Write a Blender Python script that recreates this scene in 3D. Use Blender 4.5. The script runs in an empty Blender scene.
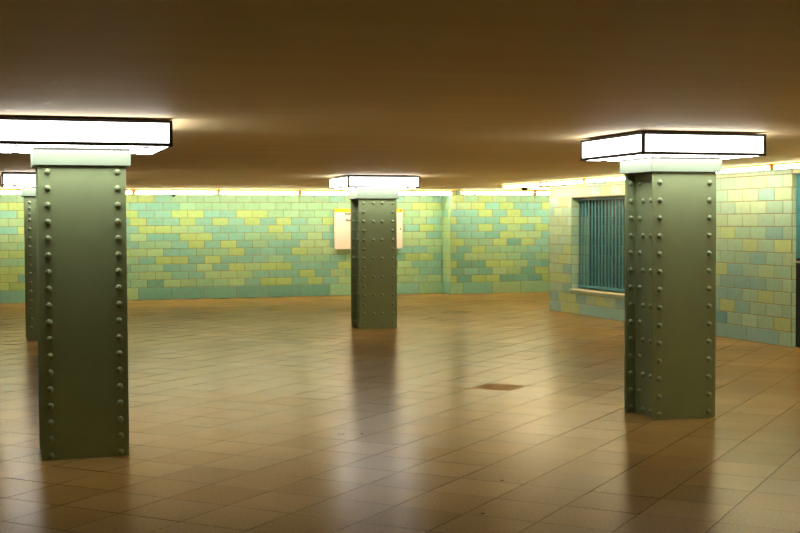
import bpy, bmesh, math, random
from mathutils import Matrix, Vector
random.seed(7)
D = bpy.data
S = bpy.context.scene
COL = S.collection

# ------------------------------------------------------------------ measures
H_CAM = 1.6
CEIL = 2.306
FAR = 26.40          # far wall, left stretch
FAR2 = 25.89         # far wall, right stretch (stands forward)
STEP_X = 9.60
RW = 9.524           # right-hand wall
RW_END = 20.54       # its free corner
LEFT = -5.2
BACK = -6.5
EAST = 17.5

# ------------------------------------------------------------------ helpers
def lin(c):
    return tuple((v/12.92 if v <= .04045 else ((v+.055)/1.055)**2.4) for v in c)

def node_mat(name):
    m = D.materials.new(name); m.use_nodes = True
    nt = m.node_tree
    return m, nt, nt.nodes['Principled BSDF']

def plain(name, rgb, rough=.5, metal=0., spec=.5, var=.0, scale=8., bump=0., bscale=60.):
    m, nt, b = node_mat(name)
    c = lin(rgb)
    b.inputs['Roughness'].default_value = rough
    b.inputs['Metallic'].default_value = metal
    b.inputs['Specular IOR Level'].default_value = spec
    tc = nt.nodes.new('ShaderNodeTexCoord')
    n = nt.nodes.new('ShaderNodeTexNoise'); n.inputs['Scale'].default_value = scale
    n.inputs['Detail'].default_value = 4
    nt.links.new(tc.outputs['Object'], n.inputs['Vector'])
    r = nt.nodes.new('ShaderNodeValToRGB')
    r.color_ramp.elements[0].position = .3; r.color_ramp.elements[1].position = .7
    r.color_ramp.elements[0].color = (*[v*(1-var) for v in c], 1)
    r.color_ramp.elements[1].color = (*[min(1, v*(1+var)) for v in c], 1)
    nt.links.new(n.outputs['Fac'], r.inputs['Fac'])
    nt.links.new(r.outputs['Color'], b.inputs['Base Color'])
    if bump:
        n2 = nt.nodes.new('ShaderNodeTexNoise'); n2.inputs['Scale'].default_value = bscale
        nt.links.new(tc.outputs['Object'], n2.inputs['Vector'])
        bp = nt.nodes.new('ShaderNodeBump'); bp.inputs['Strength'].default_value = bump
        bp.inputs['Distance'].default_value = .004
        nt.links.new(n2.outputs['Fac'], bp.inputs['Height'])
        nt.links.new(bp.outputs['Normal'], b.inputs['Normal'])
    return m

def glow(name, rgb, strength):
    m, nt, b = node_mat(name)
    b.inputs['Base Color'].default_value = (.8, .8, .78, 1)
    b.inputs['Roughness'].default_value = .4
    b.inputs['Emission Color'].default_value = (*rgb, 1)
    b.inputs['Emission Strength'].default_value = strength
    return m

def add_box(bm, x0, x1, y0, y1, z0, z1):
    v = [bm.verts.new(p) for p in ((x0,y0,z0),(x1,y0,z0),(x1,y1,z0),(x0,y1,z0),(x0,y0,z1),(x1,y0,z1),(x1,y1,z1),(x0,y1,z1))]
    for f in ((0,3,2,1),(4,5,6,7),(0,1,5,4),(1,2,6,5),(2,3,7,6),(3,0,4,7)):
        bm.faces.new([v[i] for i in f])

def add_cyl(bm, c, r0, r1, h, axis='z', seg=16):
    mt = Matrix.Translation(Vector(c))
    if axis == 'x': mt = mt @ Matrix.Rotation(math.pi/2, 4, 'Y')
    if axis == 'y': mt = mt @ Matrix.Rotation(-math.pi/2, 4, 'X')
    bmesh.ops.create_cone(bm, cap_ends=True, segments=seg, radius1=r0, radius2=r1, depth=h, matrix=mt)

def obj(name, bm, mat, parent=None, bevel=0., smooth=False):
    me = D.meshes.new(name)
    bm.normal_update(); bm.to_mesh(me); bm.free()
    me.materials.append(mat)
    if smooth:
        for p in me.polygons: p.use_smooth = True
    o = D.objects.new(name, me); COL.objects.link(o)
    if parent is not None: o.parent = parent
    if bevel:
        b = o.modifiers.new('Bevel', 'BEVEL'); b.width = bevel; b.segments = 2; b.limit_method = 'ANGLE'
    return o

def boxes(name, lst, mat, parent=None, bevel=0.):
    bm = bmesh.new()
    for b in lst: add_box(bm, *b)
    return obj(name, bm, mat, parent, bevel)

def tag(o, label, cat, group=None):
    o['label'] = label; o['category'] = cat
    if group: o['group'] = group
    return o

def thing(name, loc, label, cat, group=None):
    o = D.objects.new(name, None); COL.objects.link(o)
    o.location = loc; o.empty_display_size = .1
    return tag(o, label, cat, group)

def structure(o):
    o['kind'] = 'structure'
    return o

# ------------------------------------------------------------------ materials
M_GREEN = plain('green_column_paint', (.49, .545, .39), rough=.36, var=.05, scale=5, bump=.12, bscale=45)
M_COLLAR = plain('pale_green_paint', (.43, .48, .40), rough=.42, var=.03)
M_FRAME = plain('dark_bronze_metal', (.16, .14, .12), rough=.45, metal=.4, var=.05)
M_HOUSING = plain('tan_enamel', (.82, .64, .36), rough=.45, var=.03)
M_TEAL = plain('teal_paint', (.30, .57, .66), rough=.4, var=.06)
M_DARK = plain('dark_plate', (.06, .06, .06), rough=.5, var=.1)
M_BLACK = plain('black_plastic', (.03, .03, .03), rough=.2)
M_CREAM = plain('cream_board', (.95, .92, .92), rough=.5, var=.02)
M_YELLOW = plain('yellow_strip', (.95, .76, .10), rough=.5, var=.02)
M_INK = plain('dark_print', (.13, .11, .10), rough=.6)
M_SILL = plain('pale_stone', (.86, .84, .74), rough=.5, var=.08, scale=30)
M_PLASTER = plain('tan_plaster', (.62, .52, .34), rough=.8, var=.05)
M_STEEL = plain('brushed_steel', (.8, .8, .78), rough=.3, metal=1)
M_SCRATCH = plain('bright_scratch', (.95, .88, .70), rough=.4, metal=1)
M_GUM = plain('dark_spot', (.05, .04, .03), rough=.9, spec=.1)
M_DULL = plain('unpolished_slab', (.68, .52, .26), rough=.6, spec=.25, var=.08, scale=40)
M_LAMP = glow('lamp_diffuser', (1.0, .98, .96), 5)
M_LAMPB = glow('lamp_bottom_diffuser', (1.0, .98, .96), 11.5)
M_TUBEW = glow('window_wall_tube', (1.0, .87, .54), 26.0)
M_TUBE = glow('strip_tube', (1.0, .87, .54), 34)

def tile_material():
    m, nt, b = node_mat('glazed_wall_tile')
    a = nt.nodes.new('ShaderNodeAttribute'); a.attribute_name = 'tile'
    tc = nt.nodes.new('ShaderNodeTexCoord')
    n = nt.nodes.new('ShaderNodeTexNoise'); n.inputs['Scale'].default_value = 14; n.inputs['Detail'].default_value = 5
    nt.links.new(tc.outputs['Object'], n.inputs['Vector'])
    hs = nt.nodes.new('ShaderNodeHueSaturation')
    mr = nt.nodes.new('ShaderNodeMapRange'); mr.inputs['To Min'].default_value = .86; mr.inputs['To Max'].default_value = 1.14
    nt.links.new(n.outputs['Fac'], mr.inputs['Value'])
    nt.links.new(mr.outputs['Result'], hs.inputs['Value'])
    nt.links.new(a.outputs['Color'], hs.inputs['Color'])
    nt.links.new(hs.outputs['Color'], b.inputs['Base Color'])
    b.inputs['Roughness'].default_value = .28
    bp = nt.nodes.new('ShaderNodeBump'); bp.inputs['Strength'].default_value = .15; bp.inputs['Distance'].default_value = .004
    nt.links.new(n.outputs['Fac'], bp.inputs['Height'])
    nt.links.new(bp.outputs['Normal'], b.inputs['Normal'])
    return m
M_TILE = tile_material()
GROUT = lin((.60, .54, .38))

def floor_material():
    m, nt, b = node_mat('terrazzo_slab')
    a = nt.nodes.new('ShaderNodeAttribute'); a.attribute_name = 'tile'
    tc = nt.nodes.new('ShaderNodeTexCoord')
    v = nt.nodes.new('ShaderNodeTexNoise'); v.inputs['Scale'].default_value = 75; v.inputs['Detail'].default_value = 3
    nt.links.new(tc.outputs['Object'], v.inputs['Vector'])
    w = nt.nodes.new('ShaderNodeTexNoise'); w.inputs['Scale'].default_value = .8; w.inputs['Detail'].default_value = 5
    nt.links.new(tc.outputs['Object'], w.inputs['Vector'])
    mr = nt.nodes.new('ShaderNodeMapRange'); mr.inputs['From Min'].default_value = .3; mr.inputs['From Max'].default_value = .7
    mr.inputs['To Min'].default_value = .8; mr.inputs['To Max'].default_value = 1.2
    nt.links.new(v.outputs['Fac'], mr.inputs['Value'])
    mr2 = nt.nodes.new('ShaderNodeMapRange'); mr2.inputs['From Min'].default_value = .3; mr2.inputs['From Max'].default_value = .7
    mr2.inputs['To Min'].default_value = .88; mr2.inputs['To Max'].default_value = 1.1
    nt.links.new(w.outputs['Fac'], mr2.inputs['Value'])
    mu = nt.nodes.new('ShaderNodeMath'); mu.operation = 'MULTIPLY'
    nt.links.new(mr.outputs['Result'], mu.inputs[0]); nt.links.new(mr2.outputs['Result'], mu.inputs[1])
    hs = nt.nodes.new('ShaderNodeHueSaturation')
    nt.links.new(mu.outputs[0], hs.inputs['Value']); nt.links.new(a.outputs['Color'], hs.inputs['Color'])
    nt.links.new(hs.outputs['Color'], b.inputs['Base Color'])
    r = nt.nodes.new('ShaderNodeMapRange'); r.inputs['To Min'].default_value = .18; r.inputs['To Max'].default_value = .27
    nt.links.new(w.outputs['Fac'], r.inputs['Value']); nt.links.new(r.outputs['Result'], b.inputs['Roughness'])
    df = nt.nodes.new('ShaderNodeBsdfDiffuse'); nt.links.new(hs.outputs['Color'], df.inputs['Color'])
    mx = nt.nodes.new('ShaderNodeMixShader'); mx.inputs['Fac'].default_value = .55
    nt.links.new(df.outputs['BSDF'], mx.inputs[1]); nt.links.new(b.outputs['BSDF'], mx.inputs[2])
    nt.links.new(mx.outputs['Shader'], nt.nodes['Material Output'].inputs['Surface'])
    return m
M_FLOOR = floor_material()

def ceiling_material():
    m, nt, b = node_mat('glossy_tan_ceiling_paint')
    tc = nt.nodes.new('ShaderNodeTexCoord')
    mp = nt.nodes.new('ShaderNodeMapping'); mp.inputs['Rotation'].default_value = (0, 0, math.radians(18)); mp.inputs['Scale'].default_value = (.25, 2.2, 1)
    nt.links.new(tc.outputs['Object'], mp.inputs['Vector'])
    n = nt.nodes.new('ShaderNodeTexNoise'); n.inputs['Scale'].default_value = 1.6; n.inputs['Detail'].default_value = 6
    nt.links.new(mp.outputs['Vector'], n.inputs['Vector'])
    r = nt.nodes.new('ShaderNodeValToRGB')
    r.color_ramp.elements[0].position = .25; r.color_ramp.elements[1].position = .75
    r.color_ramp.elements[0].color = (*lin((.97, .86, .65)), 1); r.color_ramp.elements[1].color = (*lin((.99, .92, .73)), 1)
    nt.links.new(n.outputs['Fac'], r.inputs['Fac']); nt.links.new(r.outputs['Color'], b.inputs['Base Color'])
    b.inputs['Roughness'].default_value = .6; b.inputs['Specular IOR Level'].default_value = .2
    bp = nt.nodes.new('ShaderNodeBump'); bp.inputs['Strength'].default_value = .25; bp.inputs['Distance'].default_value = .01
    nt.links.new(n.outputs['Fac'], bp.inputs['Height']); nt.links.new(bp.outputs['Normal'], b.inputs['Normal'])
    return m
M_CEIL = ceiling_material()

# ------------------------------------------------------------------ tiled walls
PAL = {'Y': (.68, .80, .55), 'l': (.65, .80, .65), 'g': (.60, .79, .69), 'b': (.53, .76, .75), 'B': (.48, .71, .69)}
PALR = {'Y': (.73, .82, .61), 'l': (.70, .82, .71), 'g': (.65, .80, .74), 'b': (.56, .75, .77), 'B': (.42, .66, .72)}
PALN_SHADE = {'Y': (.24, .38, .32), 'l': (.22, .36, .34), 'g': (.17, .33, .34), 'b': (.13, .30, .34), 'B': (.11, .27, .32)}  # niche tiles: wall tile colours with the shade of the recess painted in

def tile_colour(ch, pal):
    c = pal[ch]; j = random.uniform(-.022, .022)
    return lin([max(0, v+j+random.uniform(-.008, .008)) for v in c])

class TileWall:
    """one mesh: a grout plane with raised glazed tiles, laid in running bond"""
    def __init__(self, origin, u, n, pal, grout=GROUT):
        self.o = Vector(origin); self.u = Vector(u); self.n = Vector(n); self.pal = pal
        self.v = []; self.f = []; self.c = []; self.grout = grout
    def P(self, a, z, d): return self.o + self.u*a + Vector((0, 0, z)) + self.n*d
    def face(self, pts, col):
        i = len(self.v); self.v += [tuple(p) for p in pts]; self.f.append(tuple(range(i, i+len(pts)))); self.c.append(col)
    def rect(self, a0, a1, z0, z1, d, col):
        self.face([self.P(a0, z0, d), self.P(a1, z0, d), self.P(a1, z1, d), self.P(a0, z1, d)], col)
    def tile(self, a0, a1, z0, z1, col, j=.0045, d=.005, b=.004):
        a0 += j; a1 -= j; z0 += j; z1 -= j
        if a1-a0 < .012 or z1-z0 < .012: return
        A = [self.P(a0, z0, .0), self.P(a1, z0, .0), self.P(a1, z1, .0), self.P(a0, z1, .0)]
        B = [self.P(a0+b, z0+b, d), self.P(a1-b, z0+b, d), self.P(a1-b, z1-b, d), self.P(a0+b, z1-b, d)]
        self.face(B, col)
        for i in range(4):
            k = (i+1) % 4
            self.face([A[i], A[k], B[k], B[i]], col)
    def lay(self, a0, a1, ztop, base, pitch, w, phase, pattern, default, hole=None, basew=None, basephase=None, flip=1):
        def cut(x0, x1, y0, y1):
            x0 = max(x0, a0); x1 = min(x1, a1); y1 = min(y1, ztop)
            if x1 <= x0 or y1 <= y0: return []
            if hole is None: return [(x0, x1, y0, y1)]
            h0, h1, k0, k1 = hole
            if x1 <= h0 or x0 >= h1 or y1 <= k0 or y0 >= k1: return [(x0, x1, y0, y1)]
            out = []
            if x0 < h0: out.append((x0, h0, y0, y1))
            if x1 > h1: out.append((h1, x1, y0, y1))
            m0, m1 = max(x0, h0), min(x1, h1)
            if y0 < k0: out.append((m0, m1, y0, k0))
            if y1 > k1: out.append((m0, m1, k1, y1))
            return out
        for r in cut(a0, a1, 0, ztop): self.rect(*r, 0, self.grout)
        nrow = int(math.ceil((ztop-base)/pitch))+1
        for r in range(nrow+1):
            if r == 0:
                y0, y1, ww, ph = 0, base, basew or 2*w, basephase if basephase is not None else phase
            else:
                y0, y1, ww = base+(r-1)*pitch, base+r*pitch, w
                ph = phase + (0 if r % 2 == 0 else w/2)
            k = int(math.floor((a0-ph)/ww))-1
            while ph + k*ww < a1:
                ch = pattern.get((r, k)) or random.choices('Yglb', default if r else (1, 3, 1, 9))[0]
                col = tile_colour(ch, self.pal)
                for q in cut(ph+k*ww, ph+(k+1)*ww, y0, y1): self.tile(*q, col)
                k += 1
    def build(self, name, mat, parent=None):
        me = D.meshes.new(name); me.from_pydata(self.v, [], self.f); me.update()
        at = me.color_attributes.new('tile', 'FLOAT_COLOR', 'CORNER')
        for p, c in zip(me.polygons, self.c):
            for li in p.loop_indices: at.data[li].color = (*c, 1)
        me.materials.append(mat)
        o = D.objects.new(name, me); COL.objects.link(o)
        if parent is not None: o.parent = parent
        return o

def pat(rows, start):
    d = {}
    for r, s in rows.items():
        for i, ch in enumerate(s):
            if ch != '.': d[(r, start+i)] = ch
    return d

far_rows = {   # tile colours read along each course, from the left-hand column to the notice board
 12: 'YYbgggggggggg', 11: 'bbbggggggggggg', 10: 'YbbYYbbYYgggg', 9: 'YbbYbYbYbYbgY', 8: 'bYYlgbbbbYbgg', 7: 'lbbYYbbgglblb'[:13],
 6: 'bggbYbYbgbbll', 5: 'llbbggYbbbYll', 4: 'gbYYbYbbbgbggb', 3: 'ggbblbYlYYbbbY', 2: 'gllbbllLbbbYbl'.replace('L', 'l'), 1: 'gBllgglbYYbYbl'}
far_pat = pat(far_rows, -1)
far_pat.update(pat({12: 'bggb', 11: 'gYYb', 10: 'lglg', 9: 'glbg', 8: 'gbYg', 7: 'llbg', 6: 'llll', 5: 'bbgb', 4: 'bYYb', 3: 'lbbB', 2: 'llbb', 1: 'lglg'}, 16))
far_pat.update(pat({11: 'YYY', 10: 'bbY', 9: 'lll', 8: 'bbY', 7: 'lll', 6: 'glg', 5: 'YYg', 4: 'ggg', 3: 'YYY', 2: 'YYb', 1: 'YYl'}, -9))
far_pat.update({(0, -1): 'l', (0, 0): 'B', (0, 1): 'B', (0, 2): 'B', (0, 3): 'B', (0, 4): 'B', (0, 5): 'B', (0, 8): 'b', (0, 9): 'g'})
tw = TileWall((0, FAR, 0), (1, 0, 0), (0, -1, 0), PAL)
tw.lay(LEFT, STEP_X, CEIL, .258, .1622, .345, 2.829, far_pat, (3, 4, 4, 4), basew=.69, basephase=2.816)
wall_far = structure(tw.build('wall_far', M_TILE)); tw.v = []; tw.f = []; tw.c = []
tw.o = Vector((STEP_X, 0, 0)); tw.u = Vector((0, 1, 0)); tw.n = Vector((-1, 0, 0))
tw.lay(FAR2, FAR, CEIL, .258, .1622, .345, FAR, {}, (3, 3, 5, 1), basew=.69)
r2 = {12: '.YgYlggg', 11: 'llYbYbbYb', 10: '.bbYbYbb', 9: 'YbbbYYlb', 8: '.bbYblbY', 7: 'lbbbYllb', 6: '.YggYBYb', 5: 'lbYgggbb', 4: '.BlllgblG'.replace('G', 'g'),
      3: 'YBBYYlbB', 2: '.BbBllBY', 1: 'YBYYBBBY'}
tw.o = Vector((0, FAR2, 0)); tw.u = Vector((1, 0, 0)); tw.n = Vector((0, -1, 0))
P2 = pat(r2, -2); P2.update({(0, -1): 'g', (0, 0): 'b', (0, 1): 'l', (0, 2): 'g'})
tw.lay(STEP_X, EAST, CEIL, .258, .1622, .3435, 9.918, P2, (3, 3, 3, 4), basew=.687, basephase=9.905)
structure(tw.build('wall_far_right', M_TILE))

# right-hand wall, running in depth, with window opening and doorway
WIN = (17.62, 19.638, .42, 2.015)        # y0,y1,z0,z1
DOOR_Y0, DOOR_Y1, DOOR_Z = 12.20, 13.335, 2.19
rw_pat = {}
def rrow(r, k_left, s):
    for i, ch in enumerate(s): rw_pat[(r, k_left-i)] = ch
rrow(12, 4, 'ggllg'); rrow(11, 4, 'ggllb'); rrow(10, 4, 'ggllg'); rrow(9, 4, 'blllg'); rrow(8, 4, 'lYggb'); rrow(7, 4, 'bggYg')
rrow(6, 4, 'gggbg'); rrow(5, 4, 'gYbgl'); rrow(4, 4, 'gbbbg'); rrow(3, 4, 'YbbgY'); rrow(2, 4, 'bYbgg'); rrow(1, 4, 'gBggg')
rrow(1, 19, 'gbYYblY'); rrow(2, 19, 'ggbl'); rrow(3, 19, 'gYYl'); rrow(4, 19, 'llbg'); rrow(5, 19, 'glYl'); rrow(6, 19, 'lgYg'); rrow(7, 19, 'llgl')
tr = TileWall((RW, 0, 0), (0, 1, 0), (-1, 0, 0), PALR)
tr.lay(DOOR_Y1, RW_END, CEIL, .192, .1665, .3585, 13.53, rw_pat, (2, 5, 7, 2), hole=WIN, basew=.717, basephase=13.60)
tr.lay(DOOR_Y0, DOOR_Y1, CEIL, .192, .1665, .3585, 13.53, rw_pat, (2, 5, 7, 2), hole=(DOOR_Y0-.01, DOOR_Y1+.01, -1, DOOR_Z))
tr.lay(BACK, DOOR_Y0, CEIL, .192, .1665, .3585, 13.53, rw_pat, (2, 5, 7, 2), basew=.717)
# far end of the block (faces the far wall)
tr.o = Vector((0, RW_END, 0)); tr.u = Vector((1, 0, 0)); tr.n = Vector((0, 1, 0))
tr.lay(RW, EAST, CEIL, .192, .1665, .3585, RW, {}, (2, 5, 7, 2))
# window reveals and doorway reveals
RV = .34
for (o, u, n, a0, a1, z0, z1) in (((0, WIN[1], 0), (1, 0, 0), (0, -1, 0), RW, RW+RV, WIN[2], WIN[3]),
                                 ((0, WIN[0], 0), (1, 0, 0), (0, 1, 0), RW, RW+RV, WIN[2], WIN[3]),
                                 ((0, DOOR_Y1, 0), (1, 0, 0), (0, -1, 0), RW, RW+.2, 0, DOOR_Z),
                                 ((0, DOOR_Y0, 0), (1, 0, 0), (0, 1, 0), RW, RW+.2, 0, DOOR_Z)):
    tr.o = Vector(o); tr.u = Vector(u); tr.n = Vector(n)
    tr.rect(a0, a1, z0, z1, 0, GROUT)
    k = 0
    while True:
        y0 = 0 if k == 0 else .192+(k-1)*.1665
        y1 = .192+k*.1665
        if y0 >= z1: break
        if min(y1, z1)-max(y0, z0) > .02:
            tr.tile(a0, min(a0+.179, a1), max(y0, z0), min(y1, z1), tile_colour(random.choice('gllg'), PALR))
            if a1-a0 > .2: tr.tile(a0+.179, a1, max(y0, z0), min(y1, z1), tile_colour(random.choice('gllb'), PALR))
        k += 1
# niche back: dark tile and grout colours carry the recess shade
tr.pal = PALN_SHADE; tr.grout = lin((.16, .28, .28))
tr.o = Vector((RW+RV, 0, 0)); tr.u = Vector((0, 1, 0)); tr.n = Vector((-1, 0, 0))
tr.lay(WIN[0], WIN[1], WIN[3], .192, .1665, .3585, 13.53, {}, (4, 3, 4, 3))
# niche head and sill bed, door head
for (x1, y0, y1, z) in ((RW+RV, WIN[0], WIN[1], WIN[3]), (RW+RV, WIN[0], WIN[1], WIN[2]), (RW+.2, DOOR_Y0, DOOR_Y1, DOOR_Z)):
    tr.face([(RW, y0, z), (RW, y1, z), (x1, y1, z), (x1, y0, z)], lin((.45, .43, .33)))
wall_right = structure(tr.build('wall_right', M_TILE))

# walls outside the picture that close the room
tl = TileWall((LEFT, 0, 0), (0, 1, 0), (1, 0, 0), PAL)
tl.lay(BACK, FAR, CEIL, .258, .1622, .345, 0, {}, (3, 4, 4, 4))
structure(tl.build('wall_left', M_TILE))
structure(boxes('wall_back', [(LEFT-.2, RW+.3, BACK-.2, BACK, 0, CEIL)], M_PLASTER))
structure(boxes('wall_end', [(EAST, EAST+.2, RW_END, FAR2, 0, CEIL)], M_PLASTER))

# ceiling
bm = bmesh.new(); add_box(bm, LEFT-.2, EAST+.2, BACK-.2, FAR+.2, CEIL, CEIL+.15)
ceiling = structure(obj('ceiling', bm, M_CEIL))
for (a, b) in (((.248, 6.615), (.298, 6.361)), ((.323, 6.483), (.354, 6.303)), ((.483, 6.33), (.499, 6.14)), ((.373, 6.988), (.406, 6.781)),
               ((.282, 7.653), (.312, 7.409)), ((.424, 5.664), (.444, 5.591)), ((.066, 8.093), (.112, 8.014))):
    a = Vector((*a, 0)); b = Vector((*b, 0)); t = (b-a).normalized(); n = Vector((-t.y, t.x, 0))
    bm = bmesh.new(); hw = .005
    lo = [a, a.lerp(b, .3)+n*hw, a.lerp(b, .75)+n*hw*.8, b, a.lerp(b, .75)-n*hw*.8, a.lerp(b, .3)-n*hw]
    L = [bm.verts.new((p.x, p.y, CEIL-.0015)) for p in lo]; U = [bm.verts.new((p.x, p.y, CEIL)) for p in lo]
    bm.faces.new(L); bm.faces.new(U[::-1])
    for i in range(6): bm.faces.new([L[i], U[i], U[(i+1) % 6], L[(i+1) % 6]])
    bmesh.ops.recalc_face_normals(bm, faces=bm.faces)
    obj('scratch', bm, M_SCRATCH, ceiling)

# floor: diagonal terrazzo slabs
TA, TS, TO1, TO2 = .8027, .4269, -3.2972, 6.5677
n1 = Vector((math.cos(TA), -math.sin(TA), 0)); n2 = Vector((math.sin(TA), math.cos(TA), 0))
fv, ff, fc = [], [], []
def fface(pts, col):
    i = len(fv); fv.extend(pts); ff.append(tuple(range(i, i+len(pts)))); fc.append(col)
SLAB = (.55, .435, .235)
JOINT = lin((.32, .26, .16))
fface([(LEFT, BACK, -.004), (EAST, BACK, -.004), (EAST, FAR, -.004), (LEFT, FAR, -.004)], JOINT)
dk = (math.floor((Vector((4.66, 11.19, 0)).dot(n1)-TO1)/TS), math.floor((Vector((4.66, 11.19, 0)).dot(n2)-TO2)/TS))
for i in range(-60, 60):
    for k in range(-60, 75):
        a0, a1 = TO1+i*TS, TO1+(i+1)*TS; b0, b1 = TO2+k*TS, TO2+(k+1)*TS
        c = n1*((a0+a1)/2)+n2*((b0+b1)/2)
        if not (LEFT-.1 < c.x < EAST+.1 and -2.5 < c.y < FAR+.1): continue
        if c.x > RW+.5 and c.y < RW_END-.4: continue
        j = random.gauss(0, .011); w = random.gauss(0, .006)
        col = lin([max(.05, v+j) + (w if q == 0 else -w if q == 2 else 0) for q, v in enumerate(SLAB)])
        dull = (i, k) == dk
        g = .0024; sx, sy = random.gauss(0, .0011), random.gauss(0, .0011)
        if random.random() < .10: sx *= 2.5; sy *= 2.5
        pts = []
        for (s, t) in ((a0+g, b0+g), (a1-g, b0+g), (a1-g, b1-g), (a0+g, b1-g)):
            p = n1*s+n2*t
            pts.append((p.x, p.y, (s-(a0+a1)/2)*sx+(t-(b0+b1)/2)*sy))
        nrm = (Vector(pts[1])-Vector(pts[0])).cross(Vector(pts[2])-Vector(pts[0]))
        if nrm.z < 0: pts.reverse()
        if dull:
            dull_pts = pts
            continue
        fface(pts, col)
me = D.meshes.new('floor'); me.from_pydata(fv, [], ff); me.update()
at = me.color_attributes.new('tile', 'FLOAT_COLOR', 'CORNER')
for p, c in zip(me.polygons, fc):
    for li in p.loop_indices: at.data[li].color = (*c, 1)
me.materials.append(M_FLOOR)
floor = D.objects.new('floor', me); COL.objects.link(floor); structure(floor)
bm = bmesh.new(); dp = [Vector(p) for p in dull_pts]
lo = [bm.verts.new((p.x, p.y, -.003)) for p in dp]; hi = [bm.verts.new((p.x, p.y, .0)) for p in dp]
bm.faces.new(hi); bm.faces.new(lo[::-1])
for i in range(4): bm.faces.new([lo[i], lo[(i+1) % 4], hi[(i+1) % 4], hi[i]])
obj('replacement_slab', bm, M_DULL, floor)['label'] = 'dull brown slab among the polished ones'
for (x, y, r) in ((2.957, 7.074, .013), (2.521, 6.301, .011), (2.478, 9.04, .014), (2.613, 8.991, .018), (2.45, 9.045, .012), (3.646, 24.73, .03), (5.904, 8.969, .012), (.583, 25.649, .03)):
    bm = bmesh.new(); add_cyl(bm, (x, y, .0015), r, r*.7, .003, 'z', 10)
    obj('spot', bm, M_GUM, floor)

# window lining, sill and door
win = structure(boxes('window_1', [(RW-.035, RW+.12, WIN[0]-.04, WIN[1]+.03, WIN[2]-.014, WIN[2]+.012)], M_SILL, None, .006))
door = structure(boxes('door_1', [(RW+.055, RW+.095, DOOR_Y0, DOOR_Y1, 1.13, DOOR_Z)], M_TEAL))
boxes('lower_panel', [(RW+.055, RW+.095, DOOR_Y0, DOOR_Y1, .01, 1.13)], M_DARK, door)
boxes('door_handle', [(RW+.01, RW+.055, 13.26, 13.285, 1.07, 1.095), (RW+.005, RW+.02, 13.14, 13.285, 1.07, 1.095)], M_STEEL, door, .004)

# ------------------------------------------------------------------ riveted columns
def rivet_mesh(r=.0225, h=.021):
    bm = bmesh.new(); rings = []
    for (rr, hh) in ((1, 0), (.92, .45), (.62, .85)):
        rings.append([bm.verts.new((r*rr*math.cos(a), r*rr*math.sin(a), h*hh)) for a in [2*math.pi*i/10 for i in range(10)]])
    top = bm.verts.new((0, 0, h))
    for a, b in zip(rings, rings[1:]):
        for i in range(10): bm.faces.new([a[i], a[(i+1) % 10], b[(i+1) % 10], b[i]])
    for i in range(10): bm.faces.new([rings[-1][i], rings[-1][(i+1) % 10], top])
    me = D.meshes.new('rivet'); bm.to_mesh(me); bm.free()
    for p in me.polygons: p.use_smooth = True
    me.materials.append(M_GREEN)
    return me
RIVET = rivet_mesh()
ROT = {'-y': (math.pi/2, 0, 0), '-x': (0, -math.pi/2, 0), '+x': (0, math.pi/2, 0)}

def rivet(parent, p, face):
    o = D.objects.new('rivet', RIVET); COL.objects.link(o); o.parent = parent
    o.location = p; o.rotation_euler = ROT[face]

W, DP = .5813, .468
T, IN = .018, .085       # plate thickness, web inset
def column(x, y, zc, front, side, web, label, w=W):
    """front: list of (dx, z); side: list of z; web: list of z"""
    c = thing('steel_column', (x, y, 0), label, 'column', 'riveted steel columns')
    boxes('front_plate', [(0, w, 0, T, 0, zc)], M_GREEN, c, .003)
    boxes('back_plate', [(0, w, DP-T, DP, 0, zc)], M_GREEN, c, .003)
    for s in (0, 1):
        wx = (IN, IN+.016) if s == 0 else (w-IN-.016, w-IN)
        boxes('web_plate', [(*wx, T, DP-T, 0, zc)], M_GREEN, c)
        for (y0, y1, ya, yb) in ((T, T+.012, T, T+.12), (DP-T-.012, DP-T, DP-T-.12, DP-T)):
            lx = (.006, IN) if s == 0 else (w-IN, w-.006)
            boxes('angle_bar', [(*lx, y0, y1, 0, zc)], M_GREEN, c)
    boxes('core', [(IN+.02, w-IN-.02, T+.02, DP-T-.02, zc, CEIL)], M_GREEN, c)
    boxes('collar', [(-.03, w+.03, -.03, DP+.03, zc, 2.098)], M_COLLAR, c, .004)
    boxes('shadow_line', [(-.027, w+.027, -.027, DP+.027, 2.098, 2.113)], M_FRAME, c)  # dark strip standing in for the shadow line between collar and lamp
    for (dx, z) in front: rivet(c, (dx, 0, z), '-y')
    for z in side:
        rivet(c, (.043, DP-T-.012, z), '-y')
    for i, z in enumerate(web):
        dy = .15 if i % 2 == 0 else .093
        rivet(c, (IN, DP-T-dy, z), '-x')
        if i % 2 == 0: rivet(c, (IN, T+.156, z), '-x')
    for i, z in enumerate(side[::2]):
        rivet(c, (w-IN, DP-T-.09, z), '+x')
    return c

ladder = lambda z0, z1, n: [z0+(z1-z0)*i/(n-1) for i in range(n)]
Z18 = ladder(.018+.012, 1.955, 18)
Z14 = ladder(.045, 1.913, 14)
Z14m = ladder(.091, 1.895, 14)
LX, LY, RX, RY, MX, MY, FX, FY = .2723, 8.6897, 4.9901, 8.8162, 5.1672, 17.8728, .3782, 17.7807
column(LX, LY, 1.995, [(dx, z) for z in Z18 for dx in (.062, W-.058)], Z18, Z18[1::2],
       'green riveted steel column nearest the camera, two rows of rivets, at left')
column(RX, RY, 1.995, [(dx, z) for z in Z14 for dx in (.062, W-.065)], Z14, Z14,
       'green riveted steel column in front of the barred window, showing its recessed side web')
mid_front = [(dx, z) for z in Z14m for dx in (.065, .5945-.065)] + [(dx, z) for z in Z14m[1::2][::-1] for dx in (.226, .362)]
mid_front = [(dx, z) for i, z in enumerate(Z14m[::-1]) for dx in ((.075, .226, .362, .53) if i % 2 == 0 else (.075, .53))]
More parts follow.
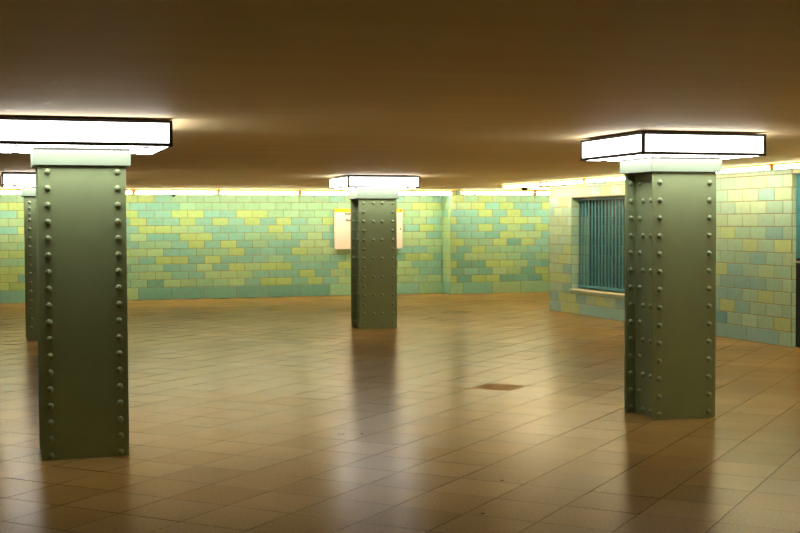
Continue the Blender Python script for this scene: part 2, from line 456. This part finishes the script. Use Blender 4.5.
column(MX, MY, 1.960, mid_front, Z14m, Z14m,
       'green riveted steel column in front of the notice board, four rows of rivets', w=.5945)
zf = [1.90, 1.82, 1.74, 1.66] + ladder(.06, 1.535, 13)[::-1]
column(FX, FY, 1.985, [(dx, z) for z in zf for dx in (.065, W-.065)] + [(dx, z) for z in zf[:4] for dx in (.165, W-.165)], zf, zf[4:],
       'distant green steel column partly hidden behind the nearest left column')

# ------------------------------------------------------------------ box lamps round the column heads
def lamp(x, y, w, label, left=-.241):
    X0, X1, Y0, Y1 = left, w+.285, -.268, .799
    zb, zt = 2.117, 2.291
    c = thing('column_lamp', (x, y, zb), label, 'lamp', 'box lamps around the column heads')
    h = zt-zb; f = .023
    bars = []
    for (a, b) in ((X0, X0+f), (X1-f, X1)):
        bars += [(a, b, Y0, Y1, h-.019, h), (a, b, Y0, Y1, 0, f)]
        for (p, q) in ((Y0, Y0+f), (Y1-f, Y1)): bars.append((a, b, p, q, f, h-.019))
    for (p, q) in ((Y0, Y0+f), (Y1-f, Y1)):
        bars += [(X0+f, X1-f, p, q, h-.019, h), (X0+f, X1-f, p, q, 0, f)]
    boxes('frame', bars, M_FRAME, c)
    boxes('lid', [(X0+f, X1-f, Y0+f, .10, h-.012, h), (X0+f, X1-f, .36, Y1-f, h-.012, h), (X0+f, .10, .10, .36, h-.012, h), (w-.10, X1-f, .10, .36, h-.012, h)], M_HOUSING, c)
    g = .004
    boxes('side_diffuser', [(X0+f, X1-f, Y0+g, Y0+g+.006, f, h-.019)], M_LAMP, c)
    boxes('side_diffuser', [(X0+f, X1-f, Y1-g-.006, Y1-g, f, h-.019)], M_LAMP, c)
    boxes('side_diffuser', [(X0+g, X0+g+.006, Y0+f, Y1-f, f, h-.019)], M_LAMP, c)
    boxes('side_diffuser', [(X1-g-.006, X1-g, Y0+f, Y1-f, f, h-.019)], M_LAMP, c)
    hx0, hx1, hy0, hy1 = .10, w-.10, .10, .345
    for r in ((X0+f, X1-f, Y0+f, hy0), (X0+f, X1-f, hy1, Y1-f), (X0+f, hx0, hy0, hy1), (hx1, X1-f, hy0, hy1)):
        boxes('bottom_diffuser', [(*r, .002, .008)], M_LAMPB, c)
    for (a, b) in ((X1-.16, Y0+.12), (X0+.16, Y0+.12), (X0+.16, Y1-.12), (X1-.16, Y1-.12)):
        bm = bmesh.new(); add_cyl(bm, (a, b, -.003), .022, .026, .010, 'z', 14)
        obj('fastener', bm, M_STEEL, c)
    boxes('mounting_rim', [(X0+.15, X1-.15, Y0+.15, Y0+.18, h, CEIL-zb), (X0+.15, X1-.15, Y1-.18, Y1-.15, h, CEIL-zb), (X0+.15, X0+.18, Y0+.18, Y1-.18, h, CEIL-zb), (X1-.18, X1-.15, Y0+.18, Y1-.18, h, CEIL-zb)], M_FRAME, c)
    return c
lamp(LX, LY, W, 'large lit white box lamp around the head of the nearest left column', -.29)
lamp(RX, RY, W, 'lit white box lamp around the head of the column by the barred window')
lamp(MX, MY, .5945, 'small lit white box lamp on the column before the notice board')
lamp(FX, FY, W, 'distant lit white box lamp half hidden behind the nearest left column', -.29)

# ------------------------------------------------------------------ strip lights along the walls
def strip(p, length, along, label, wall=1):
    """p: start point under the ceiling; along 'x' or 'y'"""
    c = thing('strip_light', (p[0], p[1], CEIL), label, 'strip light', 'fluorescent strip lights along the walls')
    if along == 'y': c.rotation_euler = (0, 0, -math.pi/2)
    hz, tz = (-.035, -.104) if along == 'x' else (-.02, -.066)
    boxes('housing', [(-.035, length+.035, -.05, .05, hz, .002)], M_HOUSING, c, .004)
    boxes('added_baffle', [(-.03, length+.03, wall*.048-.003, wall*.048+.003, tz+(.022 if along == 'x' else .010), hz)], M_HOUSING, c)  # added plate on the wall side, keeps tube light off the wall top
    boxes('tube', [(0, length, -.042, .042, tz, hz-.008)], M_TUBE if along == 'x' else M_TUBEW, c, .012)
    for a in (-.028, length):
        boxes('end_bracket', [(a, a+.028, -.045, .045, tz-.004, hz)], M_HOUSING, c, .004)
    return c
LEN = 1.655; PITCH = 1.735
far_labels = ['strip light above far wall at the left picture edge, left of the nearest column',
              'strip light above far wall, mostly hidden behind the nearest left column',
              'whole strip light above far wall just right of the nearest left column',
              'strip light above far wall, second one right of the nearest left column',
              'strip light above far wall ending behind the lamp before the notice board',
              'strip light above far wall between the notice board and the wall step']
for i, k in enumerate(range(-2, 4)):
    strip((2.72+PITCH*k, FAR-.6), LEN, 'x', far_labels[i])
strip((9.66, FAR2-.6), LEN, 'x', 'strip light above the forward wall section right of the wall step')
strip((9.66+PITCH, FAR2-.6), LEN, 'x', 'strip light above the forward wall section, running behind the window wall corner')
right_labels = ['strip light on right-hand wall, overhanging its free corner, with the dome camera below',
                'strip light over the left part of the barred window',
                'strip light over the right part of the barred window, behind the riveted column',
                'strip light just right of the window-side column lamp, mostly behind the column',
                'strip light above the tiled wall left of the teal door',
                'strip light above the teal door at the right picture edge']
ordinal = ['first', 'second', 'third', 'fourth', 'fifth', 'sixth', 'seventh', 'eighth', 'ninth']
right_labels += ['%s strip light past the teal door along the right-hand wall, outside the picture' % q for q in ordinal]
for k in range(15):
    strip((9.22, 21.88-1.728*k), 1.645, 'y', right_labels[k])
strip((9.40, 21.12), 1.5, 'x', 'short glimpse of a strip light running round behind the window wall corner', -1)

# dome cameras
def dome(p, r, label):
    c = thing('dome_camera', p, label, 'camera', 'black dome cameras')
    bm = bmesh.new(); add_cyl(bm, (0, 0, -.008), r*1.05, r*1.1, .016, 'z', 20); obj('mount', bm, M_BLACK, c)
    bm = bmesh.new(); bmesh.ops.create_uvsphere(bm, u_segments=20, v_segments=12, radius=r)
    bmesh.ops.delete(bm, geom=[v for v in bm.verts if v.co.z > .001], context='VERTS')
    bmesh.ops.translate(bm, verts=bm.verts, vec=(0, 0, -.016)); obj('dome', bm, M_BLACK, c, smooth=True)
dome((9.23, 20.98, CEIL-.0665), .058, 'small black dome camera under the strip light at the window wall corner')
dome((3.49, FAR-.6, CEIL-.1065), .034, 'tiny black dome camera under the strip light above the far wall')

# ------------------------------------------------------------------ notice board
nb = thing('notice_board', (7.05, FAR-.03, 1.02), 'cream notice board with a yellow top strip on the far wall behind the column', 'notice board')
boxes('panel', [(0, 1.56, -.07, 0, 0, .81)], M_CREAM, nb, .004)
boxes('mounting_rail', [(.1, 1.46, 0, .0235, .15, .19), (.1, 1.46, 0, .0235, .70, .74)], M_STEEL, nb)
boxes('header_strip', [(0, 1.56, -.07, 0, .81, .885)], M_YELLOW, nb, .004)
for (x0, x1, z) in ((.235, .62, .755), (.36, .56, .69), (.26, .58, .612)):
    x = x0; strokes = [(x0, x1, -.0715, -.0695, z+.009, z+.013)]
    while x < x1:
        wd = random.choice((.018, .024, .03)); hh = random.choice((.036, .04, .052))
        strokes.append((x, min(x+wd, x1), -.0725, -.0695, z, z+hh)); x += wd+.009
    boxes('text_line', strokes, M_INK, nb)
boxes('printed_mark', [(1.50, 1.525, -.0725, -.0695, .832, .86)], M_INK, nb)
boxes('printed_mark', [(1.495, 1.525, -.0725, -.0695, .42, .45)], M_INK, nb)

# ------------------------------------------------------------------ window grille
gx = RW+.135
gr = thing('window_grille', (gx, WIN[0], WIN[2]), 'teal metal grille of upright bars in the tiled window opening', 'window grille')
gy0, gy1 = .02, 2.0
boxes('rail', [(-.02, .02, gy0, gy1, .045, .085)], M_TEAL, gr, .003)
boxes('rail', [(-.02, .02, gy0, gy1, 1.545, 1.58)], M_TEAL, gr, .003)
nb_ = 17
for i in range(nb_):
    yy = gy1-.02-(gy1-gy0-.04)*i/(nb_-1)
    boxes('bar', [(-.007, .007, yy-.013, yy+.013, .085, 1.545)], M_TEAL, gr)
for (a, b) in ((gy0, gy0+.05), (gy1-.05, gy1)):
    boxes('bracket', [(-.015, .015, a, b, .013, .045)], M_STEEL, gr)
    boxes('bracket', [(-.015, .015, a, b, 1.58, WIN[3]-WIN[2])], M_STEEL, gr)

# ------------------------------------------------------------------ camera
yaw, pitch, roll, f = .3143, -.0354, -.0047, 1242.27
r0 = Vector((math.cos(yaw), -math.sin(yaw), 0))
fw = Vector((math.sin(yaw)*math.cos(pitch), math.cos(yaw)*math.cos(pitch), math.sin(pitch)))
u0 = r0.cross(fw)
r = r0*math.cos(roll)+u0*math.sin(roll); u = u0*math.cos(roll)-r0*math.sin(roll)
cam = D.cameras.new('camera'); cam.sensor_fit = 'HORIZONTAL'; cam.sensor_width = 36; cam.lens = f/800*36
cam.clip_start = .05; cam.clip_end = 200
co = D.objects.new('camera', cam); COL.objects.link(co)
co.matrix_world = Matrix(((r.x, u.x, -fw.x, 0), (r.y, u.y, -fw.y, 0), (r.z, u.z, -fw.z, H_CAM), (0, 0, 0, 1)))
S.camera = co

# ------------------------------------------------------------------ world and view
w = D.worlds.new('world'); S.world = w; w.use_nodes = True
w.node_tree.nodes['Background'].inputs['Color'].default_value = (.02, .018, .015, 1)
w.node_tree.nodes['Background'].inputs['Strength'].default_value = 1
S.cycles.max_bounces = 10; S.cycles.diffuse_bounces = 8
S.view_settings.view_transform = 'Standard'; S.view_settings.look = 'None'
S.view_settings.gamma = 1; S.view_settings.use_curve_mapping = False
S.view_settings.exposure = .35
